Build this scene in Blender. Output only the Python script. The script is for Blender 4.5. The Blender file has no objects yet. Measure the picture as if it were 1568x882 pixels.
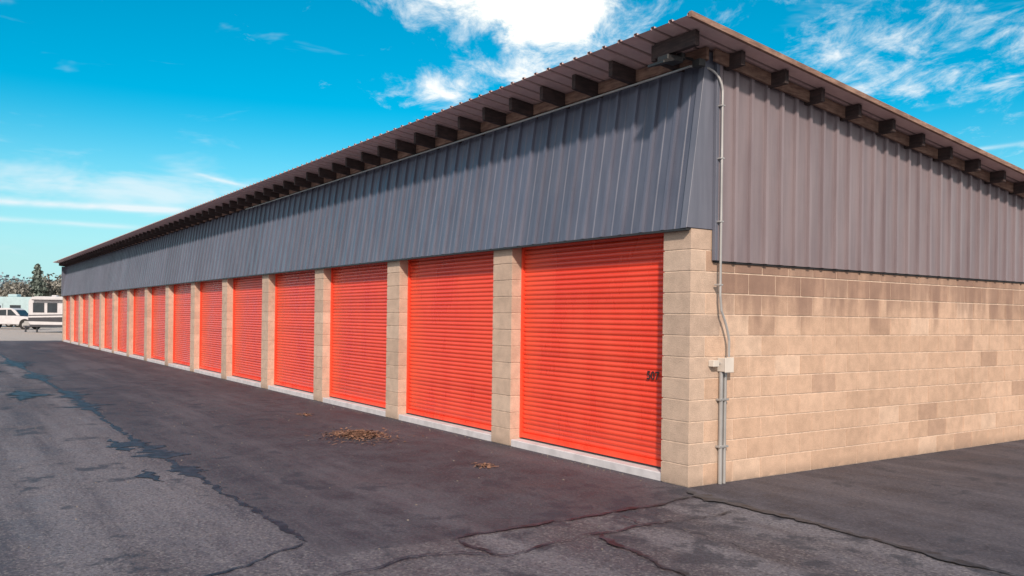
import bpy, math, random
from mathutils import Vector, Matrix, noise
random.seed(7)
S=bpy.context.scene
S.view_settings.view_transform='Standard'; S.view_settings.look='None'; S.view_settings.exposure=0

# ------------------------------------------------------------------ node helper
class NT:
    def __init__(s,tree): s.t=tree; s.n=tree.nodes; s.l=tree.links
    def put(s,inp,v):
        if isinstance(v,bpy.types.NodeSocket): s.l.new(v,inp)
        elif v is not None:
            if hasattr(inp.default_value,'__len__') and not hasattr(v,'__len__'): v=[v]*len(inp.default_value)
            if hasattr(v,'__len__') and len(inp.default_value)==4 and len(v)==3: v=tuple(v)+(1,)
            inp.default_value=v
    def m(s,op,a,b=None,c=None,clamp=False):
        n=s.n.new('ShaderNodeMath'); n.operation=op; n.use_clamp=clamp
        for i,v in enumerate((a,b,c)):
            if v is not None: s.put(n.inputs[i],v)
        return n.outputs[0]
    def vm(s,op,a,b=None):
        n=s.n.new('ShaderNodeVectorMath'); n.operation=op
        s.put(n.inputs[0],a)
        if b is not None: s.put(n.inputs[1],b)
        return n.outputs['Value'] if op in('DOT_PRODUCT','LENGTH') else n.outputs[0]
    def mix(s,f,a,b,mode='MIX'):
        n=s.n.new('ShaderNodeMix'); n.data_type='RGBA'; n.blend_type=mode
        s.put(n.inputs[0],f); s.put(n.inputs[6],a); s.put(n.inputs[7],b)
        return n.outputs[2]
    def ss(s,v,a,b,lo=0.,hi=1.):
        n=s.n.new('ShaderNodeMapRange'); n.interpolation_type='SMOOTHSTEP'
        s.put(n.inputs[0],v); s.put(n.inputs[1],a); s.put(n.inputs[2],b); s.put(n.inputs[3],lo); s.put(n.inputs[4],hi)
        return n.outputs[0]
    def noise(s,vec,scale,detail=4,rough=.55,dist=0):
        n=s.n.new('ShaderNodeTexNoise'); s.put(n.inputs['Vector'],vec)
        n.inputs['Scale'].default_value=scale; n.inputs['Detail'].default_value=detail
        n.inputs['Roughness'].default_value=rough; n.inputs['Distortion'].default_value=dist
        return n.outputs['Fac']
    def vor(s,vec,scale,out='Distance',feature='F1'):
        n=s.n.new('ShaderNodeTexVoronoi'); n.feature=feature; s.put(n.inputs['Vector'],vec); n.inputs['Scale'].default_value=scale
        return n.outputs[out]
    def comb(s,x,y,z):
        n=s.n.new('ShaderNodeCombineXYZ')
        for i,v in enumerate((x,y,z)): s.put(n.inputs[i],v)
        return n.outputs[0]
    def sep(s,v):
        n=s.n.new('ShaderNodeSeparateXYZ'); s.put(n.inputs[0],v); return n.outputs
    def pos(s): return s.n.new('ShaderNodeNewGeometry').outputs['Position']
    def attr(s,name):
        n=s.n.new('ShaderNodeAttribute'); n.attribute_name=name; return n
    def bump(s,h,strength=.3,dist=.01):
        n=s.n.new('ShaderNodeBump'); n.inputs['Strength'].default_value=strength; n.inputs['Distance'].default_value=dist
        s.put(n.inputs['Height'],h); return n.outputs[0]

def mat(name,fn=None,col=(.5,.5,.5),rough=.7,metal=0,var=.12,vscale=3):
    M=bpy.data.materials.new(name); M.use_nodes=True
    g=NT(M.node_tree); b=g.n['Principled BSDF']
    b.inputs['Roughness'].default_value=rough; b.inputs['Metallic'].default_value=metal
    if fn: fn(g,b)
    else:
        nz=g.noise(g.pos(),vscale,4)
        c=g.mix(g.ss(nz,.3,.7),tuple(x*(1-var) for x in col),tuple(min(1,x*(1+var)) for x in col))
        g.put(b.inputs['Base Color'],c)
    return M

# ------------------------------------------------------------------ mesh helpers
class MB:
    def __init__(s): s.v=[]; s.f=[]; s.mi=[]; s.c=[]
    def add(s,vs,fs,mi=0,col=(1,1,1)):
        o=len(s.v); s.v+= [tuple(v) for v in vs]; s.c+=[col]*len(vs)
        for f in fs: s.f.append([o+i for i in f]); s.mi.append(mi)
    def box(s,x0,x1,y0,y1,z0,z1,mi=0,col=(1,1,1)):
        v=[(x0,y0,z0),(x1,y0,z0),(x1,y1,z0),(x0,y1,z0),(x0,y0,z1),(x1,y0,z1),(x1,y1,z1),(x0,y1,z1)]
        s.add(v,[(0,3,2,1),(4,5,6,7),(0,1,5,4),(1,2,6,5),(2,3,7,6),(3,0,4,7)],mi,col)
    def hexa(s,v,mi=0,col=(1,1,1)):
        s.add(v,[(0,3,2,1),(4,5,6,7),(0,1,5,4),(1,2,6,5),(2,3,7,6),(3,0,4,7)],mi,col)
    def prism(s,poly,y0,y1,mi=0,col=(1,1,1)):   # poly in x,z extruded in y
        n=len(poly)
        v=[(x,y0,z) for x,z in poly]+[(x,y1,z) for x,z in poly]
        f=[tuple(range(n)),tuple(range(2*n-1,n-1,-1))]+[(i,i+n,(i+1)%n+n,(i+1)%n) for i in range(n)]
        s.add(v,f,mi,col)
    def cyl(s,c,axis,r,h,n=20,mi=0,col=(1,1,1)):
        a=Vector(axis).normalized(); u=a.orthogonal().normalized(); w=a.cross(u); c=Vector(c)
        v=[]
        for k in (-.5,.5):
            for i in range(n):
                t=2*math.pi*i/n; v.append(c+a*h*k+u*r*math.cos(t)+w*r*math.sin(t))
        f=[tuple(range(n-1,-1,-1)),tuple(range(n,2*n))]+[(i,(i+1)%n,(i+1)%n+n,i+n) for i in range(n)]
        s.add(v,f,mi,col)
    def tube(s,pts,r,n=8,mi=0,col=(1,1,1),r2=None):
        pts=[Vector(p) for p in pts]; v=[];f=[]; m=len(pts); up=None
        for i,p in enumerate(pts):
            d=(pts[min(i+1,m-1)]-pts[max(i-1,0)]).normalized()
            if up is None: up=d.orthogonal().normalized()
            up=(up-d*up.dot(d)).normalized(); w=d.cross(up)
            rr=r if r2 is None else r+(r2-r)*i/(m-1)
            for k in range(n):
                t=2*math.pi*k/n; v.append(p+up*rr*math.cos(t)+w*rr*math.sin(t))
        for i in range(m-1):
            for k in range(n):
                f.append((i*n+k,i*n+(k+1)%n,(i+1)*n+(k+1)%n,(i+1)*n+k))
        f.append(tuple(range(n-1,-1,-1))); f.append(tuple(range((m-1)*n,m*n)))
        s.add(v,f,mi,col)
    def obj(s,name,mats,parent=None,smooth=False,bevel=0,M=None):
        me=bpy.data.meshes.new(name); me.from_pydata(s.v,[],s.f)
        for m in mats: me.materials.append(m)
        me.polygons.foreach_set('material_index',s.mi)
        a=me.attributes.new('col','FLOAT_COLOR','POINT')
        a.data.foreach_set('color',[x for c in s.c for x in (c[0],c[1],c[2],1)])
        if smooth: me.polygons.foreach_set('use_smooth',[True]*len(me.polygons))
        me.update()
        o=bpy.data.objects.new(name,me); S.collection.objects.link(o)
        if bevel:
            b=o.modifiers.new('bevel','BEVEL'); b.width=bevel; b.segments=1; b.limit_method='ANGLE'
        if parent: o.parent=parent
        if M is not None: o.matrix_world=M
        return o
def empty(name,M=None):
    e=bpy.data.objects.new(name,None); S.collection.objects.link(e)
    if M is not None: e.matrix_world=M
    return e

# ------------------------------------------------------------------ camera frame
d=Vector((-.826,.5635,0)).normalized(); r=Vector((d.y,-d.x,0))
C=Vector((5.66,-5.88,1.571))
cam=bpy.data.cameras.new('camera'); co=bpy.data.objects.new('camera',cam); S.collection.objects.link(co)
R=Matrix((( r.x,0,-d.x),( r.y,0,-d.y),(0,1,0))).to_4x4()
co.matrix_world=Matrix.Translation(C)@R@Matrix.Rotation(math.radians(.73),4,'Z')
cam.lens=30.0; cam.sensor_width=36; cam.shift_y=.029; cam.clip_end=6000; cam.clip_start=.05
S.camera=co

# ------------------------------------------------------------------ world
W=bpy.data.worlds.new('World'); S.world=W; W.use_nodes=True
try:
    W.cycles.sampling_method='MANUAL'; W.cycles.sample_map_resolution=512
except Exception: pass
g=NT(W.node_tree); bg=g.n['Background']
SUN=Vector((.68,-.46,.54)).normalized()
sky=g.n.new('ShaderNodeTexSky'); sky.sky_type='NISHITA'; sky.sun_disc=False
sky.sun_elevation=math.asin(SUN.z); sky.sun_rotation=math.atan2(SUN.x,SUN.y)
sky.air_density=1.0; sky.dust_density=.6; sky.ozone_density=2.5
v=g.n.new('ShaderNodeTexCoord').outputs['Generated']
vx,vy,vz=g.sep(v)
az=g.m('ARCTAN2',g.vm('DOT_PRODUCT',v,tuple(r)),g.vm('DOT_PRODUCT',v,tuple(d)))
el=g.m('ARCSINE',vz)
hs=g.n.new('ShaderNodeHueSaturation'); hs.inputs['Hue'].default_value=.472; hs.inputs['Saturation'].default_value=1.65; hs.inputs['Value'].default_value=1.0
g.put(hs.inputs['Color'],sky.outputs[0])
base=g.mix(1.0,hs.outputs[0],(.5,1.18,1.18),'MULTIPLY')
base=g.mix(g.ss(el,.0,.24,.82,0.),base,(5.0,7.4,8.2))
den=g.m('ADD',g.m('MAXIMUM',vz,0.),.12)
P=g.comb(g.m('DIVIDE',g.vm('DOT_PRODUCT',v,tuple(r)),den),g.m('DIVIDE',g.vm('DOT_PRODUCT',v,tuple(d)),den),0.)
n1=g.noise(P,1.6,3,.6,.3)
n2=g.noise(g.vm('MULTIPLY',P,(1.,.60,1.)),6.5,7,.68,.4)
n3=g.noise(g.comb(g.m('MULTIPLY',az,6.),g.m('MULTIPLY',el,22.),3.),1.3,4,.6,.4)
def blob(a,e,sx,sy,w):
    t=g.m('ADD',g.m('POWER',g.m('ABSOLUTE',g.m('DIVIDE',g.m('SUBTRACT',az,a),sx)),2.),g.m('POWER',g.m('ABSOLUTE',g.m('DIVIDE',g.m('SUBTRACT',el,e),sy)),2.))
    return g.m('MULTIPLY',g.m('EXPONENT',g.m('MULTIPLY',t,-1.)),w)
def addall(L):
    o=L[0]
    for x in L[1:]: o=g.m('ADD',o,x)
    return o
cov=addall([blob(.0,.378,.20,.055,.95),blob(.04,.325,.09,.04,.55),blob(-.10,.252,.065,.026,.50),blob(-.22,.262,.012,.02,.26),
 blob(.03,.265,.09,.03,.48),blob(.36,.28,.12,.05,.42),blob(.53,.25,.10,.06,.45),blob(.5,.36,.16,.03,.40),blob(.60,.17,.05,.012,.3)])
cl=g.ss(g.m('ADD',g.m('ADD',g.m('MULTIPLY',n1,.35),g.m('MULTIPLY',n2,.85)),g.m('MULTIPLY',cov,.50)),.74,1.03)
low=addall([blob(-.44,.130,.19,.022,.75),blob(-.5,.17,.12,.03,.25),blob(-.36,.155,.06,.016,.3)])
cl2=g.ss(g.m('ADD',n3,g.m('MULTIPLY',low,.5)),.6,1.0)
def streak(a0,a1,e0,e1,w,st):
    ec=g.m('ADD',g.m('MULTIPLY',g.m('SUBTRACT',az,a0),(e1-e0)/(a1-a0)),e0)
    q=g.m('POWER',g.m('ABSOLUTE',g.m('DIVIDE',g.m('SUBTRACT',el,ec),w)),2.)
    k=g.m('EXPONENT',g.m('MULTIPLY',q,-1.))
    win=g.m('MULTIPLY',g.ss(az,a0,a0+.03),g.ss(az,a1-.06,a1,1.,0.))
    return g.m('MULTIPLY',g.m('MULTIPLY',k,win),st)
st=addall([streak(-.75,-.34,.108,.112,.0035,.9),streak(-.75,-.38,.094,.091,.0025,.6),streak(-.37,-.27,.155,.135,.002,.5),streak(.46,.62,.175,.186,.002,.5)])
base=g.mix(g.m('MINIMUM',g.m('ADD',g.m('MULTIPLY',cl2,.7),g.m('MULTIPLY',st,g.ss(n3,.2,.6))),.92),base,(7.8,8.6,9.0))
core=g.ss(g.m('ADD',cov,g.m('MULTIPLY',n2,.7)),.8,1.3)
ccol=g.mix(core,(8.2,8.8,9.2),(13.,12.2,10.6))
base=g.mix(cl,base,ccol)
fill_bank=g.m('MULTIPLY',g.ss(g.m('ABSOLUTE',az),1.1,1.9),g.ss(n1,.30,.60,.45,1.))  # unseen bright cloud behind the camera, added as warm fill for the walls
base=g.mix(fill_bank,base,(9.0,8.2,7.7))
g.put(bg.inputs['Color'],base); bg.inputs['Strength'].default_value=.11

sl=bpy.data.lights.new('sun','SUN'); so=bpy.data.objects.new('sun',sl); S.collection.objects.link(so)
sl.energy=4.1; sl.angle=math.radians(3); sl.color=(1,.83,.69)
so.rotation_euler=SUN.to_track_quat('Z','Y').to_euler()

# ------------------------------------------------------------------ materials
def f_block(g,b):
    p=g.pos(); c=g.attr('col').outputs['Color']
    n=g.noise(p,7,5,.6); n2=g.noise(p,90,3,.6); x,y,z=g.sep(p); big=g.noise(p,.8,3)
    streak=g.noise(g.vm('MULTIPLY',p,(3.,3.,.5)),1.3,4,.6)
    k=g.m('ADD',g.m('ADD',g.ss(n,.25,.75,.86,1.10),g.ss(n2,.3,.7,-.09,.09)),g.ss(big,.3,.7,-.06,.06))
    col=g.mix(1.,c,g.comb(k,k,k),'MULTIPLY')
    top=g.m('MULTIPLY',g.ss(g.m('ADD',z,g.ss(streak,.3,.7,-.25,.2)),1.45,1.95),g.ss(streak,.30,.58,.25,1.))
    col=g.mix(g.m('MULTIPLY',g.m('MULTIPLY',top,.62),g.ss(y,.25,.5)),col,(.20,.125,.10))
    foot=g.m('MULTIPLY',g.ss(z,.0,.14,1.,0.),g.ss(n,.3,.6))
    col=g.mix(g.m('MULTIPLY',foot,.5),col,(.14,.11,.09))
    g.put(b.inputs['Base Color'],col)
    g.put(b.inputs['Normal'],g.bump(n2,.7,.006))
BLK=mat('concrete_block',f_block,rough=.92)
MORT=mat('mortar',col=(.64,.51,.41),rough=.95,var=.15,vscale=15)
def f_metal(base1,base2):
    def f(g,b):
        p=g.pos(); c=g.attr('col').outputs['Color']
        n=g.noise(g.vm('MULTIPLY',p,(6.,6.,.5)),1.5,4,.6); n2=g.noise(p,1.2,3)
        col=g.mix(g.ss(n,.3,.7),base1,base2)
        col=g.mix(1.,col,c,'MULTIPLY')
        g.put(b.inputs['Base Color'],col)
        g.put(b.inputs['Roughness'],g.ss(n2,.3,.7,.28,.45))
        g.put(b.inputs['Normal'],g.bump(g.noise(p,2.5,2),.3,.02))
    return f
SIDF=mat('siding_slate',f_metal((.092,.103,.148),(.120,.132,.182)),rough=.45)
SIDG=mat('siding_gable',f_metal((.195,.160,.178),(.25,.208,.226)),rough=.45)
TRIM=mat('corner_trim',f_metal((.115,.127,.17),(.15,.162,.21)),rough=.45)
ROOF=mat('roof_metal',f_metal((.66,.48,.48),(.74,.56,.55)),rough=.6)
def f_wood(c1,c2):
    def f(g,b):
        p=g.pos(); n=g.noise(g.vm('MULTIPLY',p,(2.,2.,14.)),3,4,.6); n2=g.noise(p,5,3)
        col=g.mix(g.ss(n,.3,.7),c1,c2); col=g.mix(g.ss(n2,.35,.7,0.,.5),col,tuple(x*.45 for x in c1))
        g.put(b.inputs['Base Color'],col); g.put(b.inputs['Normal'],g.bump(n,.4,.005))
    return f
WOOD=mat('weathered_wood',f_wood((.20,.115,.09),(.37,.24,.185)),rough=.85)
WDARK=mat('rafter_wood',f_wood((.04,.029,.031),(.08,.052,.05)),rough=.85)
def f_red(g,b):
    p=g.pos(); n=g.noise(g.vm('MULTIPLY',p,(1.,1.,.4)),2.,4); x,y,z=g.sep(p); c=g.attr('col').outputs['Color']
    col=g.mix(g.ss(n,.3,.7),(.87,.062,.027),(.94,.092,.042))
    col=g.mix(1.,col,c,'MULTIPLY')
    dirt=g.m('MULTIPLY',g.ss(z,.05,.4,1.,0.),g.ss(g.noise(p,6,4),.4,.7))
    col=g.mix(g.m('MULTIPLY',dirt,.2),col,(.45,.12,.07))
    g.put(b.inputs['Base Color'],col); g.put(b.inputs['Roughness'],g.ss(n,.3,.7,.22,.38))
RED=mat('red_door_paint',f_red,rough=.4)
CONC=mat('sill_concrete',col=(.56,.55,.58),rough=.9,var=.12,vscale=5)
BLACK=mat('black_metal',col=(.02,.02,.022),rough=.5)
GALV=mat('galvanised_pipe',col=(.42,.42,.42),rough=.4,metal=.4)
BOXG=mat('junction_box_grey',col=(.62,.58,.53),rough=.55)

# ------------------------------------------------------------------ ground
def f_ground(g,b):
    p=g.pos(); x,y,z=g.sep(p)
    big=g.noise(p,.35,4,.6); mid=g.noise(p,2.2,6,.68); fine=g.noise(p,38,4,.75)
    wob=g.m('MULTIPLY',g.m('SUBTRACT',mid,.5),.22)
    yw=g.m('ADD',y,wob); xw=g.m('ADD',x,wob)
    a=g.m('MULTIPLY',g.ss(yw,-3.82,-3.66),g.ss(xw,.36,.48,1.,0.))
    bb=g.ss(yw,-.28,-.16)
    new=g.m('MAXIMUM',a,bb)
    trk=g.noise(g.vm('MULTIPLY',p,(.10,1.1,1.)),1.2,5,.62)
    ag=g.sep(g.vor(p,62,'Color'))[0]
    cold=g.mix(g.ss(mid,.32,.68),(.066,.062,.082),(.112,.104,.128))
    cold=g.mix(g.m('MULTIPLY',g.ss(big,.42,.62),.55),cold,(.098,.076,.082))
    cold=g.mix(g.ss(trk,.44,.62,0.,.7),cold,(.180,.172,.200))
    cold=g.mix(g.ss(trk,.45,.32,0.,.6),cold,(.046,.046,.068))
    cold=g.mix(g.ss(ag,.72,.95,0.,.40),cold,(.27,.25,.25))
    cold=g.mix(g.ss(ag,.28,.05,0.,.5),cold,(.028,.027,.034))
    cnew=g.mix(g.ss(mid,.32,.68),(.034,.032,.046),(.076,.070,.090))
    cnew=g.mix(g.ss(trk,.43,.64,0.,.65),cnew,(.115,.107,.130))
    cnew=g.mix(g.ss(ag,.78,1.,0.,.35),cnew,(.15,.14,.15))
    cnew=g.mix(g.m('MULTIPLY',g.ss(big,.48,.64),.45),cnew,(.080,.062,.072))
    col=g.mix(new,cold,cnew)
    dm=g.ss(g.m('ADD',mid,g.m('MULTIPLY',big,.7)),.89,.99,0.,.75)
    col=g.mix(dm,col,(.026,.030,.046))
    dust=g.m('ADD',x,g.m('MULTIPLY',mid,3.))
    col=g.mix(g.ss(dust,-44.5,-46.5),col,(.44,.39,.36))
    far=g.ss(x,-110.,-150.)
    col=g.mix(far,col,(.22,.22,.15))
    k=g.ss(fine,.34,.66,.72,1.28)
    col=g.mix(1.,col,g.comb(k,k,k),'MULTIPLY')
    g.put(b.inputs['Base Color'],col)
    g.put(b.inputs['Roughness'],g.m('SUBTRACT',g.ss(mid,.3,.7,.62,.85),g.m('MULTIPLY',dm,.2)))
    h=g.m('ADD',g.m('MULTIPLY',ag,.6),g.m('MULTIPLY',fine,1.6))
    g.put(b.inputs['Normal'],g.bump(h,.7,.010))
GM=mat('asphalt',f_ground)
m=MB(); m.add([(-2500,-2500,0),(2500,-2500,0),(2500,2500,0),(-2500,2500,0)],[(0,1,2,3)])
m.obj('asphalt_ground',[GM])

TAR=mat('tar',lambda g,b:(g.put(b.inputs['Base Color'],g.mix(g.ss(g.noise(g.pos(),9,5),.35,.65),(.014,.016,.024),(.042,.050,.070))),
   g.put(b.inputs['Normal'],g.bump(g.noise(g.pos(),60,3),.4,.006))),rough=.5)
zc=[.004]
def ribbon(name,pts,w,wv=.6,jit=.05,step=.045,seed=0,blobs=()):
    rnd=random.Random(seed); z=zc[0]; zc[0]+=.0015
    P=[]
    for (a,b) in zip(pts,pts[1:]):
        a=Vector((*a,0));b=Vector((*b,0)); n=max(2,int((b-a).length/step))
        P+=[a.lerp(b,i/n) for i in range(n)]
    P.append(Vector((*pts[-1],0)))
    mb=MB(); vs=[]
    for i,p in enumerate(P):
        dr=(P[min(i+1,len(P)-1)]-P[max(0,i-1)]).normalized(); nn=Vector((-dr.y,dr.x,0))
        q=p+nn*jit*noise.fractal(Vector((p.x*2.2,p.y*2.2,seed*3.1)),.7,2,6)*1.4
        def ww(s):
            k=noise.fractal(Vector((p.x*5,p.y*5,seed*7.7+s)),.8,2,5)
            k2=rnd.uniform(-.35,.35)
            ww=w*(1+wv*(k*1.8+k2))
            for bx,by,br,bw in blobs:
                ww+=bw*math.exp(-((p.x-bx)**2+(p.y-by)**2)/br**2)*max(0,1+1.6*k+k2)
            return max(.002,ww)
        e=min(1,i/4,(len(P)-1-i)/4)
        vs+=[q+nn*ww(0)*e+Vector((0,0,z)),q-nn*ww(5)*e+Vector((0,0,z))]
    mb.add(vs,[(2*i+1,2*i+3,2*i+2,2*i) for i in range(len(P)-1)])
    return mb.obj(name,[TAR])
ribbon('tar_seam',[(-44,-3.75),(-24.6,-3.76),(-11.3,-3.68),(-5.3,-3.80),(-2.2,-3.72),(.0,-3.71)],.026,.8,.03,seed=1,
   blobs=[(-5.2,-3.8,.35,.13),(-4.5,-3.8,.4,.17),(-3.2,-3.75,.28,.11),(-10.2,-3.7,.7,.15),(-12.5,-3.7,.8,.15),(-18,-3.8,1.,.2),(-24,-3.8,1.5,.25)])
ribbon('tar_patch',[(-5.9,-4.0),(-5.3,-4.05),(-4.7,-4.0)],.03,.9,.06,seed=21,blobs=[(-5.2,-4.03,.3,.10)])
ribbon('tar_patch',[(-3.5,-4.05),(-3.1,-4.12),(-2.7,-4.05)],.02,.9,.06,seed=22,blobs=[(-3.1,-4.1,.2,.06)])
ribbon('tar_patch',[(-13.8,-4.5),(-12.5,-4.4),(-11.5,-4.5)],.06,.9,.1,seed=23,blobs=[(-12.6,-4.45,.6,.2)])
ribbon('tar_patch',[(-22,-5),(-20,-4.9),(-17,-4.7)],.1,.9,.1,seed=24,blobs=[(-20,-4.9,1.2,.3)])
ribbon('tar_seam',[(.0,-3.71),(.35,-4.2),(.6,-4.9)],.008,.8,.05,seed=2)
ribbon('tar_seam',[(.1,-.1),(.33,-.22),(1.22,-.19),(2.0,-.24),(2.75,-.29),(4.5,-.25),(7,-.3)],.018,.9,.025,seed=3,blobs=[(.45,-.2,.4,.05),(1.3,-.2,.3,.03),(2.6,-.28,.3,.02)])
ribbon('tar_seam',[(.36,-.2),(.41,-.83),(.44,-1.8),(.48,-2.85)],.018,.9,.03,seed=4)
ribbon('tar_seam',[(.48,-2.85),(.98,-2.73),(.95,-2.2),(.92,-1.84),(.9,-1.0),(.95,-.3)],.009,.9,.05,seed=5)
ribbon('tar_seam',[(.92,-1.84),(1.4,-1.95),(1.93,-2.07),(2.6,-2.2)],.018,.9,.05,seed=6,blobs=[(1.0,-1.87,.2,.04)])
ribbon('tar_seam',[(.98,-2.73),(.7,-3.3),(.9,-3.9)],.008,.9,.05,seed=8)
ribbon('tar_seam',[(.42,-1.3),(.9,-1.35),(1.5,-1.2),(2.2,-1.3)],.005,.9,.07,seed=10)

# ------------------------------------------------------------------ storage building
B=empty('storage_building')
LX=-45.81; DEP=12.0; P0=.362; SP=3.03; PW=.42; REC=.17; RH=.2032
def roofz(y): return 4.19-.125*y
rnd=random.Random(3)
def bc(dark=0.,grey=0.):
    t=rnd.random(); base=Vector((.60,.425,.315)).lerp(Vector((.52,.360,.262)),t)
    q=rnd.random()
    if q<.05: base=base.lerp(Vector((.33,.215,.160)),.5)
    elif q<.13: base=Vector((.63,.465,.355))
    base=base.lerp(Vector((.30,.185,.14)),dark)
    base=base.lerp(Vector((.50,.405,.335)),grey)
    return tuple(base)
mb=MB(); mo=MB(); J=.0060
for row in range(12):
    z0=row*RH+J; z1=(row+1)*RH-J
    odd=row%2
    q=.41 if odd else .205
    mb.box(-P0,0,0,q-J,z0,z1,col=bc(0,.6))
    y=q
    if row<11:
        while y<DEP:
            y1=min(y+.4064,DEP)
            dk=0.
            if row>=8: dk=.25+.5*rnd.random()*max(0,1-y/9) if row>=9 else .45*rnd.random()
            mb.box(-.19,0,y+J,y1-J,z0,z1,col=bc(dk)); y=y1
    for n in range(1,16):
        xl=-(P0+SP*n)
        mb.box(xl,xl+PW,0,.20,z0,z1,col=bc(0,.5))
mo.box(-P0+.012,-.006,.006,.39,0,2.43)
mo.box(-.18,-.006,.39,DEP,0,2.2)
for n in range(1,16):
    xl=-(P0+SP*n); mo.box(xl+.008,xl+PW-.008,.008,.19,0,2.43)
mb.obj('block_masonry',[BLK],B,bevel=.003)
mo.obj('mortar_joints',[MORT],B)
m2=MB(); m2.box(LX,LX+.19,.21,DEP,0,2.2,col=(.42,.33,.26)); m2.box(LX+.2,-.2,DEP-.2,DEP-.01,0,roofz(DEP)-.1,col=(.42,.33,.26))
m2.obj('rear_walls',[BLK],B)

# doors
prof=[]; NS=41; z0=.16; H=2.46-z0; sh=H/NS
for i in range(NS):
    for t,o in ((0,0),(.08,.15),(.24,.82),(.40,1),(.60,1),(.78,.82),(.94,.15)):
        prof.append((z0+(i+t)*sh,o*.0095,i))
prof.append((2.46,0,0))
for n in range(1,16):
    xr=-(P0+SP*(n-1)); xl=-(P0+SP*n-PW)
    md=MB()
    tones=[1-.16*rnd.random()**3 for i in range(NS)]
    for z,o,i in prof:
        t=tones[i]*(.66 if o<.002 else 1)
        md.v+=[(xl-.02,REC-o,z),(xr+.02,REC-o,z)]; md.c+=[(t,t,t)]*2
    for i in range(len(prof)-1): md.f.append([2*i,2*i+1,2*i+3,2*i+2]); md.mi.append(0)
    e=empty('rollup_door'); e.parent=B
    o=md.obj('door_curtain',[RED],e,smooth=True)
    m3=MB(); m3.box(xl,xr,REC-.02,REC+.02,.085,.105,1); m3.box(xl,xr,REC-.026,REC+.02,.105,.162,0)
    m3.box(xl,xl+.035,REC-.03,REC-.001,.1,2.44,0); m3.box(xr-.035,xr,REC-.03,REC-.001,.1,2.44,0)
    if n>1:
        m3.box(xr-.09,xr-.05,REC-.035,REC-.012,1.125,1.14,1); m3.box(xr-.08,xr-.065,REC-.045,REC-.012,1.10,1.15,1)
    m3.obj('door_hardware',[RED,BLACK],e)
    m4=MB(); m4.box(xl,xr,.012,.30,-.05,.082,0)
    m4.obj('concrete_sill',[CONC],B,bevel=.008)
cu=bpy.data.curves.new('unit_number','FONT'); cu.body='507'; cu.size=.12; cu.extrude=.001; cu.offset=.0015
to=bpy.data.objects.new('unit_number',cu); S.collection.objects.link(to); cu.materials.append(BLACK)
to.location=(-.735,REC-.021,.965); to.rotation_euler=(math.pi/2,0,0); to.parent=B
m5=MB(); m5.box(LX,-.0,.21,.30,2.43,2.62); m5.box(LX+.1,-.3,.0,.2,2.445,2.5); m5.obj('door_header',[WDARK],B)
m5=MB(); m5.box(LX+.3,-.3,.5,.55,0,4.0); m5.obj('interior_partition',[WDARK],B)

# ribbed siding
def ribs(L,pitch,w=.055,h=.024,panel=.914,slot=True,minor=True,sc=1.):
    out=[]; s=0; i=0
    per=round(panel/pitch); rr=random.Random(int(L*10))
    tone=1
    while s<L:
        if i%per==0: tone=1+rr.uniform(-.08,.08)
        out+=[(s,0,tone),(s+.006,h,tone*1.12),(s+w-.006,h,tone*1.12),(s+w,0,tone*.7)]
        if slot:
            ps=i%per==0
            sw=(.024 if ps else .014)*sc; k=.10 if ps else .22  # slots coloured dark: shade beside each rib painted into the tone
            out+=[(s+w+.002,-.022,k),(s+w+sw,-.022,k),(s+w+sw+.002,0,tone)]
        if minor:
            for a in (s+pitch*.58,): out+=[(a-.004,0,tone),(a+.004,.007,tone*1.06),(a+.020,.007,tone*1.06),(a+.028,0,tone*.8),(a+.036,0,tone)]
        s+=pitch; i+=1
    out=[o for o in out if o[0]<L]; out.append((L,0,1)); return out
zb,zt=2.435,4.06; yb,yt=-.035,.20
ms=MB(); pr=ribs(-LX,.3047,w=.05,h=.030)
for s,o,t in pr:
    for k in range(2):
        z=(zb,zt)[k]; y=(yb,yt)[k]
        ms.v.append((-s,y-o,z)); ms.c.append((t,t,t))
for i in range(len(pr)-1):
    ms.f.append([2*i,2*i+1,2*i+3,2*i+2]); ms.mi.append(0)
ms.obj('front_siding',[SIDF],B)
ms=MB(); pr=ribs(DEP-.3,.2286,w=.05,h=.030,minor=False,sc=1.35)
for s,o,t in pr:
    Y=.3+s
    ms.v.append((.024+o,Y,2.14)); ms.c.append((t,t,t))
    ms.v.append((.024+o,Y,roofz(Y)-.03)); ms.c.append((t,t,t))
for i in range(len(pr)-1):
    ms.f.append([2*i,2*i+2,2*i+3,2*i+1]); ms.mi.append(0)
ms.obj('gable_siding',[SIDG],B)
mt=MB()
def slab(pts,nrm,t,mi=0):
    n=Vector(nrm)*t; a=[Vector(p) for p in pts]; mt.hexa([*(a),*(p+n for p in a)],mi)
slab([(0,yb-.036,zb),(0,.30,zb),(0,.30,4.12),(0,yt-.036,4.12)],(1,0,0),.010)
slab([(-.07,yb-.034,zb-.004),(.008,yb-.034,zb-.004),(.008,yt-.034,zt),(-.07,yt-.034,zt)],(0,-1,0),.006)
slab([(.011,.27,2.14),(.011,.33,2.14),(.011,.33,4.1),(.011,.27,4.1)],(1,0,0),.04)
mt.box(LX-.02,LX+.05,yb-.03,.25,zb,4.0)
mt.obj('corner_trim',[TRIM],B,bevel=.002)
mt=MB(); mt.box(LX,0,yb-.031,yb+.02,zb-.025,zb-.006); mt.box(-.005,.014,.3,DEP,2.124,2.137); mt.obj('siding_drip_edge',[BLACK],B)
mt=MB(); mt.hexa([(LX-.01,.2,2.2),(LX,.2,2.2),(LX,DEP,2.2),(LX-.01,DEP,2.2),(LX-.01,.2,4.1),(LX,.2,4.1),(LX,DEP,2.6),(LX-.01,DEP,2.6)]); mt.obj('far_end_siding',[SIDF],B)

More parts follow.
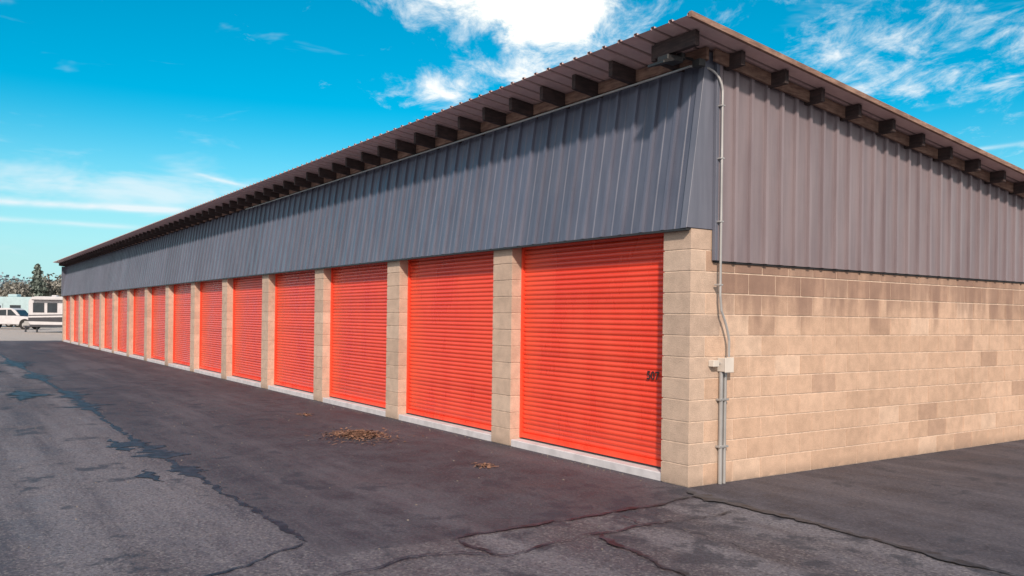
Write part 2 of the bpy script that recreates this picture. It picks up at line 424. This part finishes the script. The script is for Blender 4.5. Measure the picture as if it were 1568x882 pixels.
# roof sheet, ribs running down the slope
FA=.45; GB=.40; XL=LX-.35; YB=DEP+.4
mr=MB(); L=GB-XL; pr=ribs(L,.2286,w=.05,h=.022,minor=False,slot=False)
for s,o,t in pr:
    t=.5 if o>.01 else 1
    for Y in (-FA,YB): mr.v.append((GB-s,Y,roofz(Y)+o-.02)); mr.c.append((t,t,t))
for i in range(len(pr)-1): mr.f.append([2*i,2*i+2,2*i+3,2*i+1]); mr.mi.append(0)
mr.obj('roof_sheet',[ROOF],B)
mk=MB()
mk.hexa([(GB-.03,-FA,roofz(-FA)-.04),(GB+.006,-FA,roofz(-FA)-.04),(GB+.006,YB,roofz(YB)-.04),(GB-.03,YB,roofz(YB)-.04),
         (GB-.03,-FA,roofz(-FA)+.01),(GB+.006,-FA,roofz(-FA)+.01),(GB+.006,YB,roofz(YB)+.01),(GB-.03,YB,roofz(YB)+.01)])
mk.obj('rake_trim',[WOOD],B)
RD=.14
mw=MB()
x=-.30
while x>LX:
    y0,y1=-.20,.9
    xx=x+rnd.uniform(-.015,.015); dz=rnd.uniform(-.012,.0)
    mw.hexa([(xx-.06,y0,roofz(y0)-.03-RD+dz),(xx,y0,roofz(y0)-.03-RD+dz),(xx,y1,roofz(y1)-.03-RD),(xx-.06,y1,roofz(y1)-.03-RD),
             (xx-.06,y0,roofz(y0)-.026),(xx,y0,roofz(y0)-.026),(xx,y1,roofz(y1)-.026),(xx-.06,y1,roofz(y1)-.026)])
    x-=.606
mw.obj('rafter_tails',[WDARK],B,bevel=.003)
mw=MB(); y=-.22
while y<YB:
    zc_=roofz(y)-.028; xe=.25+rnd.uniform(-.02,.02)
    mw.hexa([(-.3,y,zc_-RD),(xe,y,zc_-RD),(xe,y+.055,zc_-RD),(-.3,y+.055,zc_-RD),
             (-.3,y,zc_),(xe,y,zc_),(xe,y+.055,zc_-.007),(-.3,y+.055,zc_-.007)])
    y+=.61
mw.obj('gable_lookouts',[WDARK],B,bevel=.003)
mw=MB()
def sl_(xa,xb,ya,yb_,t0,t1):
    mw.hexa([(xa,ya,roofz(ya)-t1),(xb,ya,roofz(ya)-t1),(xb,yb_,roofz(yb_)-t1),(xa,yb_,roofz(yb_)-t1),
             (xa,ya,roofz(ya)-t0),(xb,ya,roofz(ya)-t0),(xb,yb_,roofz(yb_)-t0),(xa,yb_,roofz(yb_)-t0)])
sl_(.060,.09,.2,YB-.3,.034,.15)
sl_(LX,.05,.12,.155,.034,.15)
mw.obj('frieze_board',[WOOD],B)

# ------------------------------------------------------------------ conduit, boxes, flood light
m=MB(); X=.085
def arc(p,q,c,n=6):
    p,q,c=map(Vector,(p,q,c)); return [(p*(1-t)**2+c*2*t*(1-t)+q*t*t) for t in [i/n for i in range(n+1)]]
up=[(X,.44,1.22),(X,.44,1.30)]+arc((X,.44,1.38),(X,.33,1.66),(X,.42,1.5))+[(X,.31,1.8),(X,.31,3.2)]+arc((X,.31,3.75),(-.1,.06,3.98),(X,.27,4.0),8)
up+=[(-.6,.085,3.985),(-3,.085,3.98),(-8,.085,3.98),(-14,.085,3.98)]
m.tube(up,.013,8,0)
m.tube([(.03,.40,0),(.03,.40,1.08)],.021,10,0); m.tube([(.03,.455,0),(.03,.455,1.08)],.017,10,0)
for z in (.35,.8,): m.box(.0,.055,.36,.49,z,z+.02,0)
for z in (1.9,2.5,3.1,3.6): m.box(.03,.10,.285,.335,z,z+.016,0)
m.box(.002,.10,.375,.485,1.08,1.21,1); m.box(.10,.106,.368,.492,1.073,1.217,1)
m.box(.002,.07,.25,.33,1.13,1.19,1); m.tube([(.035,.33,1.16),(.035,.38,1.16)],.012,8,0)
m.obj('electrical_conduit',[GALV,BOXG],None,bevel=.003)
fl=MB()
fl.box(-.17,-.03,-.30,-.10,3.97,4.02); fl.hexa([(-.26,-.34,3.93),(-.02,-.36,3.92),(-.02,-.20,3.97),(-.26,-.18,3.98),(-.26,-.34,3.96),(-.02,-.36,3.95),(-.02,-.20,4.01),(-.26,-.18,4.02)])
fl.tube([(-.1,-.2,4.02),(-.1,-.05,4.05),(-.1,.1,4.05)],.015)
fl.cyl((-.1,-.06,4.05),(0,0,1),.04,.06)
fl.box(.0,.10,-.02,.06,3.93,4.0)
fl.obj('flood_light',[BLACK],None,bevel=.006)

# ------------------------------------------------------------------ litter piles
def f_litter(g,b): g.put(b.inputs['Base Color'],g.attr('col').outputs['Color'])
LIT=mat('dry_litter',f_litter,rough=.9)
def litter(name,cx,cy,rx,ry,n,h):
    m=MB(); rd=random.Random(int(cx*100))
    for i in range(n):
        a=rd.uniform(0,6.283); q=abs(rd.gauss(0,.5)); x=cx+rx*q*math.cos(a); y=cy+ry*q*math.sin(a)
        z=.008+h*max(0,1-q)*rd.random(); t=rd.uniform(0,6.283); l=rd.uniform(.02,.075); w=rd.uniform(.002,.006)
        if rd.random()<.15: w=.018; l=.03
        dx,dy=math.cos(t)*l/2,math.sin(t)*l/2; nx,ny=-math.sin(t)*w,math.cos(t)*w; dz=rd.uniform(-.012,.018)
        k=rd.uniform(.4,1.2); c=(.27*k,.15*k,.10*k)
        m.add([(x-dx-nx,y-dy-ny,z),(x+dx-nx,y+dy-ny,z+abs(dz)),(x+dx+nx,y+dy+ny,z+abs(dz)+.002),(x-dx+nx,y-dy+ny,z+.002)],[(0,1,2,3)],0,c)
    m.obj(name,[LIT])
litter('leaf_litter',-4.64,-1.24,.62,.45,1800,.06)
litter('leaf_litter',-1.93,-1.04,.2,.14,90,.01)
litter('leaf_litter',-7.2,-1.0,.25,.14,90,.01)
m=MB(); rd=random.Random(5)
for i in range(420):
    if rd.random()<.5: x=rd.uniform(-12,5); y=rd.uniform(-5.5,-.25)
    else: x=rd.uniform(-20,0); y=-abs(rd.gauss(0,.12))-.02
    s=rd.uniform(.003,.008); k=rd.uniform(.3,.7)
    m.hexa([(x-s,y-s,0),(x+s,y-s*.8,0),(x+s,y+s,0),(x-s,y+s,0),(x-s*.5,y-s*.6,s),(x+s*.6,y-s*.5,s*1.1),(x+s*.5,y+s*.6,s),(x-s*.6,y+s*.5,s*.9)],0,(.35*k,.3*k,.26*k))
m.obj('loose_gravel',[LIT])

# ------------------------------------------------------------------ background vehicles
def place(D,Lt,yaw=0):
    p=C+d*D+r*Lt; p.z=0
    a=math.atan2(r.y,r.x)+yaw
    return Matrix.Translation(p)@Matrix.Rotation(a,4,'Z')
RVW=mat('rv_white',col=(.55,.55,.58),rough=.4,var=.06)
RVD=mat('rv_dark_stripe',col=(.045,.045,.055),rough=.4)
GLS=mat('dark_glass',col=(.03,.04,.05),rough=.1)
TIRE=mat('tire_rubber',col=(.02,.02,.02),rough=.9)
RVB=mat('rv_pale_blue',col=(.38,.52,.56),rough=.4,var=.06)
HUB=mat('wheel_steel',col=(.4,.4,.4),rough=.4,metal=.5)
REDP=mat('red_lamp',col=(.6,.03,.03),rough=.4)
def rv(name,M,L,H,body,stripe):
    e=empty(name,M)
    p=[(0.25,.45),(0,.75),(0,H-.35),(.2,H-.08),(.5,H),(L-.15,H),(L,H-.15),(L,.5)]
    m=MB(); m.prism(p,0,2.45)
    o=m.obj('body',[body],None,bevel=.05); o.parent=e
    m=MB(); m.prism([(0.02,.85),(0.02,1.12),(L*.55,1.22),(L,1.05),(L,.70),(L*.5,.8)],-.012,-.002,0)
    m.prism([(.05,1.25),(.05,1.32),(L*.5,1.42),(L,1.34),(L,1.27),(L*.5,1.34)],-.012,-.002,0)
    m.prism([(0.2,.43),(0.1,.6),(L,.6),(L,.43)],-.014,-.002,1)
    o=m.obj('side_graphics',[stripe,RVD]); o.parent=e
    m=MB()
    for (a,b,z0,z1) in ((.40,1.15,1.55,2.2),(1.45,2.10,1.55,2.2),(3.1,3.65,1.5,2.1),(4.6,5.6,1.6,2.15)):
        if b<L:
            m.box(a-.04,b+.04,-.022,-.003,z0-.04,z1+.04,1); m.box(a,b,-.028,-.022,z0,z1,0)
    m.box(2.62,2.65,-.02,-.002,.6,2.35,1); m.box(3.85,3.88,-.02,-.002,.6,2.35,1)
    m.box(-.015,-.002,.5,1.9,1.45,2.0,0)
    m.box(.4,3.2,-.30,-.02,2.42,2.48,1)
    o=m.obj('windows_and_door',[GLS,RVD]); o.parent=e
    m=MB()
    for x in (L*.52,L*.52+.85):
        m.cyl((x,.12,.36),(0,1,0),.36,.22,24,0); m.cyl((x,.0,.36),(0,1,0),.19,.03,16,1)
        m.cyl((x,2.3,.36),(0,1,0),.36,.22,24,0)
    m.box(-.9,.3,1.1,1.25,.4,.5,2); m.hexa([(-.95,1.15,.4),(-.85,1.15,.4),(.3,.5,.4),(.2,.5,.4),(-.95,1.2,.5),(-.85,1.2,.5),(.3,.55,.5),(.2,.55,.5)],2)
    m.box(-.8,-.7,1.12,1.22,0,.5,2); m.box(.5,.6,.2,.3,0,.5,2)
    m.box(-.75,-.3,.95,1.4,.5,.85,1)
    o=m.obj('running_gear',[TIRE,HUB,RVD]); o.parent=e
    m=MB(); m.box(L*.45,L*.45+.9,.8,1.6,H,H+.28); m.box(1.2,1.6,1.0,1.4,H,H+.12)
    o=m.obj('roof_air_conditioner',[body],None,bevel=.05); o.parent=e
rv('travel_trailer',place(64,-36.3,.05),7.2,2.72,RVW,RVD)
rv('travel_trailer',place(84,-54.0,.0),8.6,3.0,RVB,RVD)
e=empty('pickup_truck',place(74,-46.8,.02))
m=MB(); m.prism([(0,.55),(0,1.15),(1.9,1.18),(2.0,1.18),(3.7,1.18),(5.1,1.08),(5.45,.95),(5.5,.5),(4.9,.42),(.5,.45)],0,1.95)
m.prism([(1.95,1.18),(2.05,1.75),(2.3,1.86),(3.2,1.86),(3.55,1.7),(4.0,1.18)],.12,1.83)
o=m.obj('body',[RVW],None,bevel=.05); o.parent=e
m=MB(); m.prism([(2.15,1.22),(2.2,1.68),(2.85,1.72),(2.85,1.22)],.10,.117); m.prism([(2.95,1.22),(2.95,1.72),(3.25,1.72),(3.75,1.22)],.10,.117)
m.hexa([(4.02,.2,1.2),(4.03,.2,1.2),(4.03,1.75,1.2),(4.02,1.75,1.2),(3.58,.25,1.7),(3.6,.25,1.7),(3.6,1.7,1.7),(3.58,1.7,1.7)])
m.box(5.46,5.52,.3,1.65,.55,.9,0)
o=m.obj('glass_and_grille',[GLS]); o.parent=e
m=MB()
for x in (1.05,4.5):
    m.cyl((x,.1,.4),(0,1,0),.4,.25,24,0); m.cyl((x,-.03,.4),(0,1,0),.22,.03,16,1); m.cyl((x,1.85,.4),(0,1,0),.4,.25,24,0)
    m.cyl((x,.0,.45),(0,1,0),.48,.02,24,0)
m.box(-.02,.0,.05,.2,.8,1.05,2)
o=m.obj('wheels',[TIRE,HUB,REDP]); o.parent=e

# ------------------------------------------------------------------ distant trees, poles
def f_leaf(g,b): g.put(b.inputs['Base Color'],g.attr('col').outputs['Color'])
LEAF=mat('hazy_foliage',f_leaf,rough=.9)
BARK=mat('bark',col=(.17,.14,.13),rough=.9)
def tree(name,D,Lt,h,conifer,seed):
    rd=random.Random(seed); base=C+d*D+r*Lt; base.z=0; m=MB()
    m.tube([base,base+Vector((.1,0,h*.5)),base+Vector((0,.1,h*.95))],h*.022,7,1,r2=.03)
    n=2200
    for i in range(n):
        t=rd.random()
        if conifer:
            z=h*(.14+.86*t); R0=h*.30*(1-t)**.75*(.65+.35*math.sin(t*60))+.15
            a=rd.uniform(0,6.283); q=R0*rd.uniform(.2,1)
            z-=q*.25
            p=base+Vector((q*math.cos(a),q*math.sin(a),z)); s=rd.uniform(.1,.30)
        else:
            a=rd.uniform(0,6.283); ph=math.acos(rd.uniform(-.7,1)); cl_=math.floor(a*2)+math.floor(ph*3)
            rr=h*.40*(.75+.3*math.sin(cl_*4.1+seed))*rd.random()**.4
            p=base+Vector((rr*math.sin(ph)*math.cos(a),rr*math.sin(ph)*math.sin(a),h*.60+rr*math.cos(ph)*1.0)); s=rd.uniform(.10,.28)
        k=rd.uniform(.6,1.4); c=(.15*k,.19*k,.17*k) if conifer else (.22*k,.22*k,.20*k)
        u=Vector((rd.uniform(-1,1),rd.uniform(-1,1),rd.uniform(-1,1))).normalized()*s; w=u.orthogonal().normalized()*s*.7
        m.add([p-u,p+w,p+u,p-w],[(0,1,2,3)],0,c)
    if not conifer:
        for i in range(9):
            a=i*.7+seed; b0=base+Vector((0,0,h*(.25+.05*i))); m.tube([b0,b0+Vector((math.cos(a)*h*.15,math.sin(a)*h*.15,h*.15)),b0+Vector((math.cos(a)*h*.24,math.sin(a)*h*.24,h*.3))],h*.01,5,1,r2=.02)
    m.obj(name,[LEAF,BARK])
tree('conifer_tree',120,-66.8,8.2,True,1)
tree('bare_tree',125,-68.0,7.2,False,2)
tree('bare_tree',118,-68.6,6.0,False,3)
tree('bare_tree',124,-64.2,7.2,False,5)
tree('bare_tree',122,-71.4,5.6,False,6)
m=MB(); rd=random.Random(9)
for i in range(20000):
    Lt=rd.uniform(-170,-95); D=rd.uniform(200,225)
    hh=6.9+3.0*noise.noise(Vector((Lt*.12,0,0)))+2.0*noise.noise(Vector((Lt*.45,3,0)))+1.6*noise.noise(Vector((Lt*1.3,7,0)))+1.5
    p=C+d*D+r*Lt; p.z=max(.3,hh)*rd.random()**.6; s=rd.uniform(.15,.5); k=rd.uniform(.8,1.2)
    u=Vector((rd.uniform(-1,1),rd.uniform(-1,1),rd.uniform(-1,1))).normalized()*s; w=u.orthogonal().normalized()*s
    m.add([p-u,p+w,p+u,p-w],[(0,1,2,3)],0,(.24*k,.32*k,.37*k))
m.obj('distant_trees',[LEAF])
def pole(D,Lt,h):
    p=C+d*D+r*Lt; p.z=0; m=MB(); m.tube([p,p+Vector((0,0,h))],.14,8,r2=.1)
    for z in (h-.5,h-1.5):
        q=p+Vector((0,0,z)); m.tube([q-d*1.1,q+d*1.1],.05,6)
        for k in (-1,0,1): m.cyl(q+d*k+Vector((0,0,.12)),(0,0,1),.04,.18,8)
    m.obj('utility_pole',[BARK]); return p
pa=pole(105,-78,7.4); pb=pole(150,-76,7.2)
m=MB()
for k in (-1,0,1):
    for dz in (-.3,-1.3):
        a=pa+d*k+Vector((0,0,7.4+dz)); b=pb+d*k+Vector((0,0,7.2+dz))
        m.tube([a.lerp(b,t)-Vector((0,0,1.2*4*t*(1-t)*.5)) for t in [i/12 for i in range(13)]],.02,4)
m.obj('power_lines',[BLACK])
